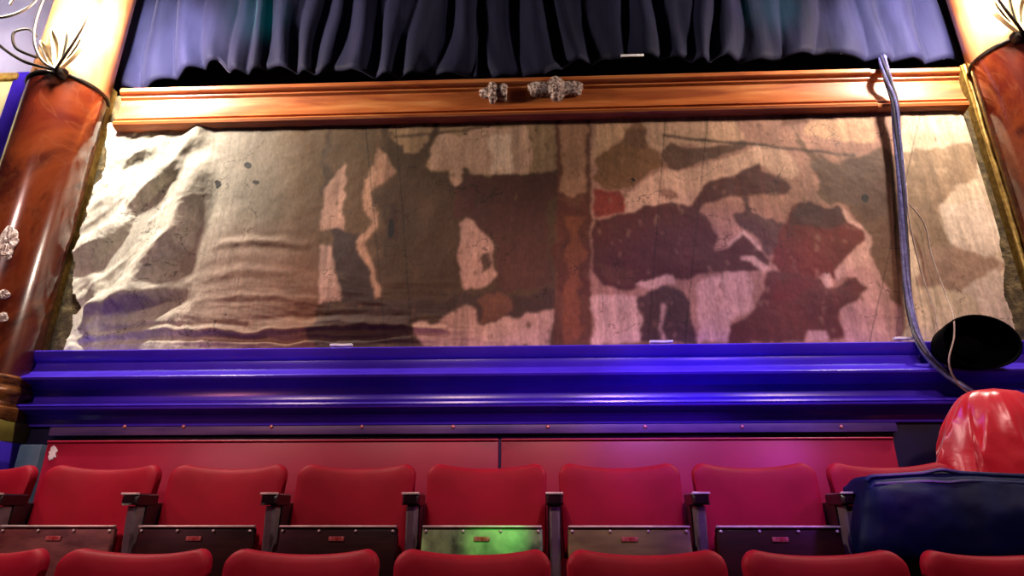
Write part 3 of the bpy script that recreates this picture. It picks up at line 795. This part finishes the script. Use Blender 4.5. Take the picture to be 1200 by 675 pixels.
# ------------------------------------------------------------------ red satin cover
cx = at(1176, 500, 3.0).x; cyy = 3.0; ztop = at(1165, 455, 3.0).z; H = ztop-FB
nA, nH = 160, 70; bm = bmesh.new(); rows = []
r_ = random.Random(5); fa = sorted(r_.uniform(0, 2*PI) for _ in range(15))
for k in range(nH+1):
    s = k/nH; h = H*(1-s)
    row = []
    dome = min(1, s/.36); rr = dome**.36*.93+.07*s if dome < 1 else .93+.07*s
    zz = FB+h
    for i in range(nA):
        a = 2*PI*i/nA; f_ = 0
        for q_, g in enumerate(fa):
            dd = math.atan2(math.sin(a-g-.5*(s-.3)*(-1)**q_), math.cos(a-g-.5*(s-.3)*(-1)**q_))
            f_ += (1 if q_ % 3 else -.8)*math.exp(-abs(dd/.10)**1.2)
        am = .14*min(1, s*3.5)
        n_ = fbm(np.array([math.cos(a)*2+9]), np.array([math.sin(a)*2+s*5+4]), 3, 11)[0]-.5
        R = rr*(1+am*f_+.16*n_)
        row.append((cx+.37*R*math.cos(a), cyy+.165*R*math.sin(a), max(FB+.002, zz+.05*n_*(rr if s < .9 else 0))))
    rows.append(row)
rings_mesh(bm, rows)
tag(finish('draped_cover', bm, M['vinyl'], sharp=55), 'shiny red satin cover draped over a rounded heap behind the seats at right', 'cover')

# ------------------------------------------------------------------ navy jacket over the arm rests
xA, xB = at(1010, 600, 2.5).x, 2.02
ztopj = at(1120, 555, 2.56).z; zbot = at(1120, 660, 2.44).z
za = FB+.70
sec = [(2.735, za+.004), (2.66, za+.003), (2.60, za), (2.585, za-.05), (2.575, zbot+.10), (2.55, zbot+.01), (2.50, zbot-.005), (2.455, zbot+.02), (2.448, zbot+.10), (2.462, zbot+.2), (2.49, ztopj-.05), (2.53, ztopj-.008), (2.60, ztopj), (2.68, ztopj-.006), (2.73, ztopj-.03), (2.745, za+.03)]
secs = [Vector((0, a, b)) for a, b in sec]; loop = catmull(secs, 5, closed=True)
vn = lambda a_, b_: float(fbm(np.array([a_]), np.array([b_]), 2, 71)[0])
cen = Vector((0, 2.55, (ztopj+zbot)/2+.03)); NXJ = 90; rows = []
for i in range(NXJ+1):
    s = i/NXJ; e = min(1, s/.07); e2 = min(1, (1-s)/.05); k = min(math.sin(e*PI/2)**.6, math.sin(e2*PI/2)**.6); k = max(k, .03)
    row = []
    for j, p in enumerate(loop):
        pn = (p-cen); low = max(0, min(1, (cen.z-.03-p.z)/.10)); up_ = max(0, min(1, (p.z-cen.z)/.12))
        x = xA+(xB-xA)*s-.035*low*(1-s)**6+.05*up_*(1-s)**8
        n1 = fbm(np.array([x*5]), np.array([p.z*7+p.y*4]), 4, 61)[0]-.5
        n2 = fbm(np.array([x*2.2+p.z*3]), np.array([p.z*16-x*3]), 3, 66)[0]-.5
        front = 1 if p.y < 2.53 else 0
        kk = .3+.7*k
        q_ = cen+pn*k if k < 1 else p.copy()
        q_ = Vector((x, cen.y+(p.y-cen.y)*(.55+.45*k), cen.z+(p.z-cen.z)*(.80+.20*k)))
        if k <= .03: q_ = Vector((x, cen.y+(p.y-cen.y)*.55, cen.z+(p.z-cen.z)*.80))
        amp = .022 if front else .0
        q_.y += amp*1.6*n1+.012*front*n2-.022*front*max(0, 1-abs(2*vn(x*3.2+p.z*2.5, p.z*2-x)-1)-.55)
        if p.z > ztopj-.06: q_.z += .010*math.sin(x*9)*(p.z > ztopj-.04)+.012*n1
        row.append(q_)
    rows.append(row)
bm = bmesh.new(); rings_mesh(bm, rows)
jk = finish('padded_jacket', bm, M['jacket'], sharp=70)
tag(jk, 'dark navy padded jacket draped over the arm rests at the lower right', 'jacket')
for (dz, dy, r) in ((.0, .0, .008), (-.030, -.022, .007)):
    pts = []
    for i in range(40):
        s = .03+.95*i/39; x = xA+(xB-xA)*s
        pts.append(Vector((x+.03*(1-s)**8, 2.52+dy, ztopj-.006+dz+.006*math.sin(x*9)+.012*math.exp(-((s-.42)/.06)**2)*(1 if dz == 0 else -.5)-(.05*(1-s/.07)**2 if s < .07 else 0))))
    bm = bmesh.new(); tube(bm, pts, r, 8); finish('hem_piping', bm, M['jacket_edge'], jk)
# ------------------------------------------------------------------ lights
def point(name, loc, c, e, r=.06):
    l = bpy.data.lights.new(name, 'POINT'); l.color = lin(c)[:3]; l.energy = e; l.shadow_soft_size = r
    o = bpy.data.objects.new(name, l); COL.objects.link(o); o.location = loc; return o
def aim(o, loc, tgt):
    o.location = loc; o.rotation_euler = (Vector(tgt)-Vector(loc)).to_track_quat('-Z', 'Y').to_euler()
def spot(name, loc, tgt, c, e, deg, blend=.6, r=.1):
    l = bpy.data.lights.new(name, 'SPOT'); l.color = lin(c)[:3]; l.energy = e; l.spot_size = math.radians(deg); l.spot_blend = blend; l.shadow_soft_size = r
    o = bpy.data.objects.new(name, l); COL.objects.link(o); aim(o, loc, tgt); return o
def area(name, loc, tgt, c, e, s):
    l = bpy.data.lights.new(name, 'AREA'); l.color = lin(c)[:3]; l.energy = e; l.size = s
    o = bpy.data.objects.new(name, l); COL.objects.link(o); aim(o, loc, tgt); return o
# lamps of the two sconces
point('sconce_lamp', scL.location+Vector((.22, -.20, .44)), (255, 242, 226), 330, .08)
point('sconce_lamp', scR.location+Vector((-.22, -.20, .44)), (255, 238, 220), 260, .08)
point('sconce_lamp', scL.location+Vector((-.42, -.28, .52)), (255, 240, 224), 70, .05)
point('sconce_lamp', scR.location+Vector((.42, -.28, .52)), (255, 240, 224), 60, .05)
# auditorium lanterns above the viewer, aimed at the mural and the seats
for lx in (-2.7, -.9, .9, 2.7):
    spot('house_lantern', (lx, .0, Z0+2.7), (lx*1.0, 3.3, Z0+.42), (255, 208, 200), 170, 52, .5, .12)
# stage lanterns
spot('blue_lantern', (1.7, 1.2, Z0+2.6), (.9, 3.4, Z0+.45), (130, 90, 255), 110, 50)
spot('violet_lantern', (2.6, 1.2, Z0+1.1), (.52, 2.95, Z0+.17), (200, 80, 255), 90, 33)
spot('violet_lantern', (.6, .8, Z0+2.3), (.88, 3.08, Z0+.30), (110, 50, 255), 340, 30, .8)
spot('cool_lantern', (-1.9, 1.0, Z0+3.4), at(185, 45, 3.5), (236, 234, 250), 2800, 22, .8)
spot('cool_lantern', (1.9, 1.0, Z0+3.4), at(1060, 30, 3.5), (238, 234, 250), 2500, 24, .8)
spot('crimson_lantern', (-3.0, .8, Z0+1.2), (-1.2, 3.0, Z0+.1), (255, 150, 170), 45, 60)
spot('green_lantern', (.5, .3, Z0+1.0), (-.17, 2.62, Z0-.10), (40, 255, 90), 140, 7, .9, .02)
spot('teal_lantern', (-1.0, .6, Z0+2.0), at(295, 15, 3.5), (0, 255, 190), 1400, 9, .9)
spot('teal_lantern', (1.0, .6, Z0+2.0), at(912, 8, 3.5), (0, 255, 190), 1100, 8, .9)

w = bpy.data.worlds.new('world'); SC.world = w; w.use_nodes = True
w.node_tree.nodes['Background'].inputs[0].default_value = lin((120, 100, 140)); w.node_tree.nodes['Background'].inputs[1].default_value = .05
vs = SC.view_settings; vs.view_transform = 'Standard'; vs.look = 'None'; vs.gamma = 1; vs.use_curve_mapping = False; vs.exposure = 0
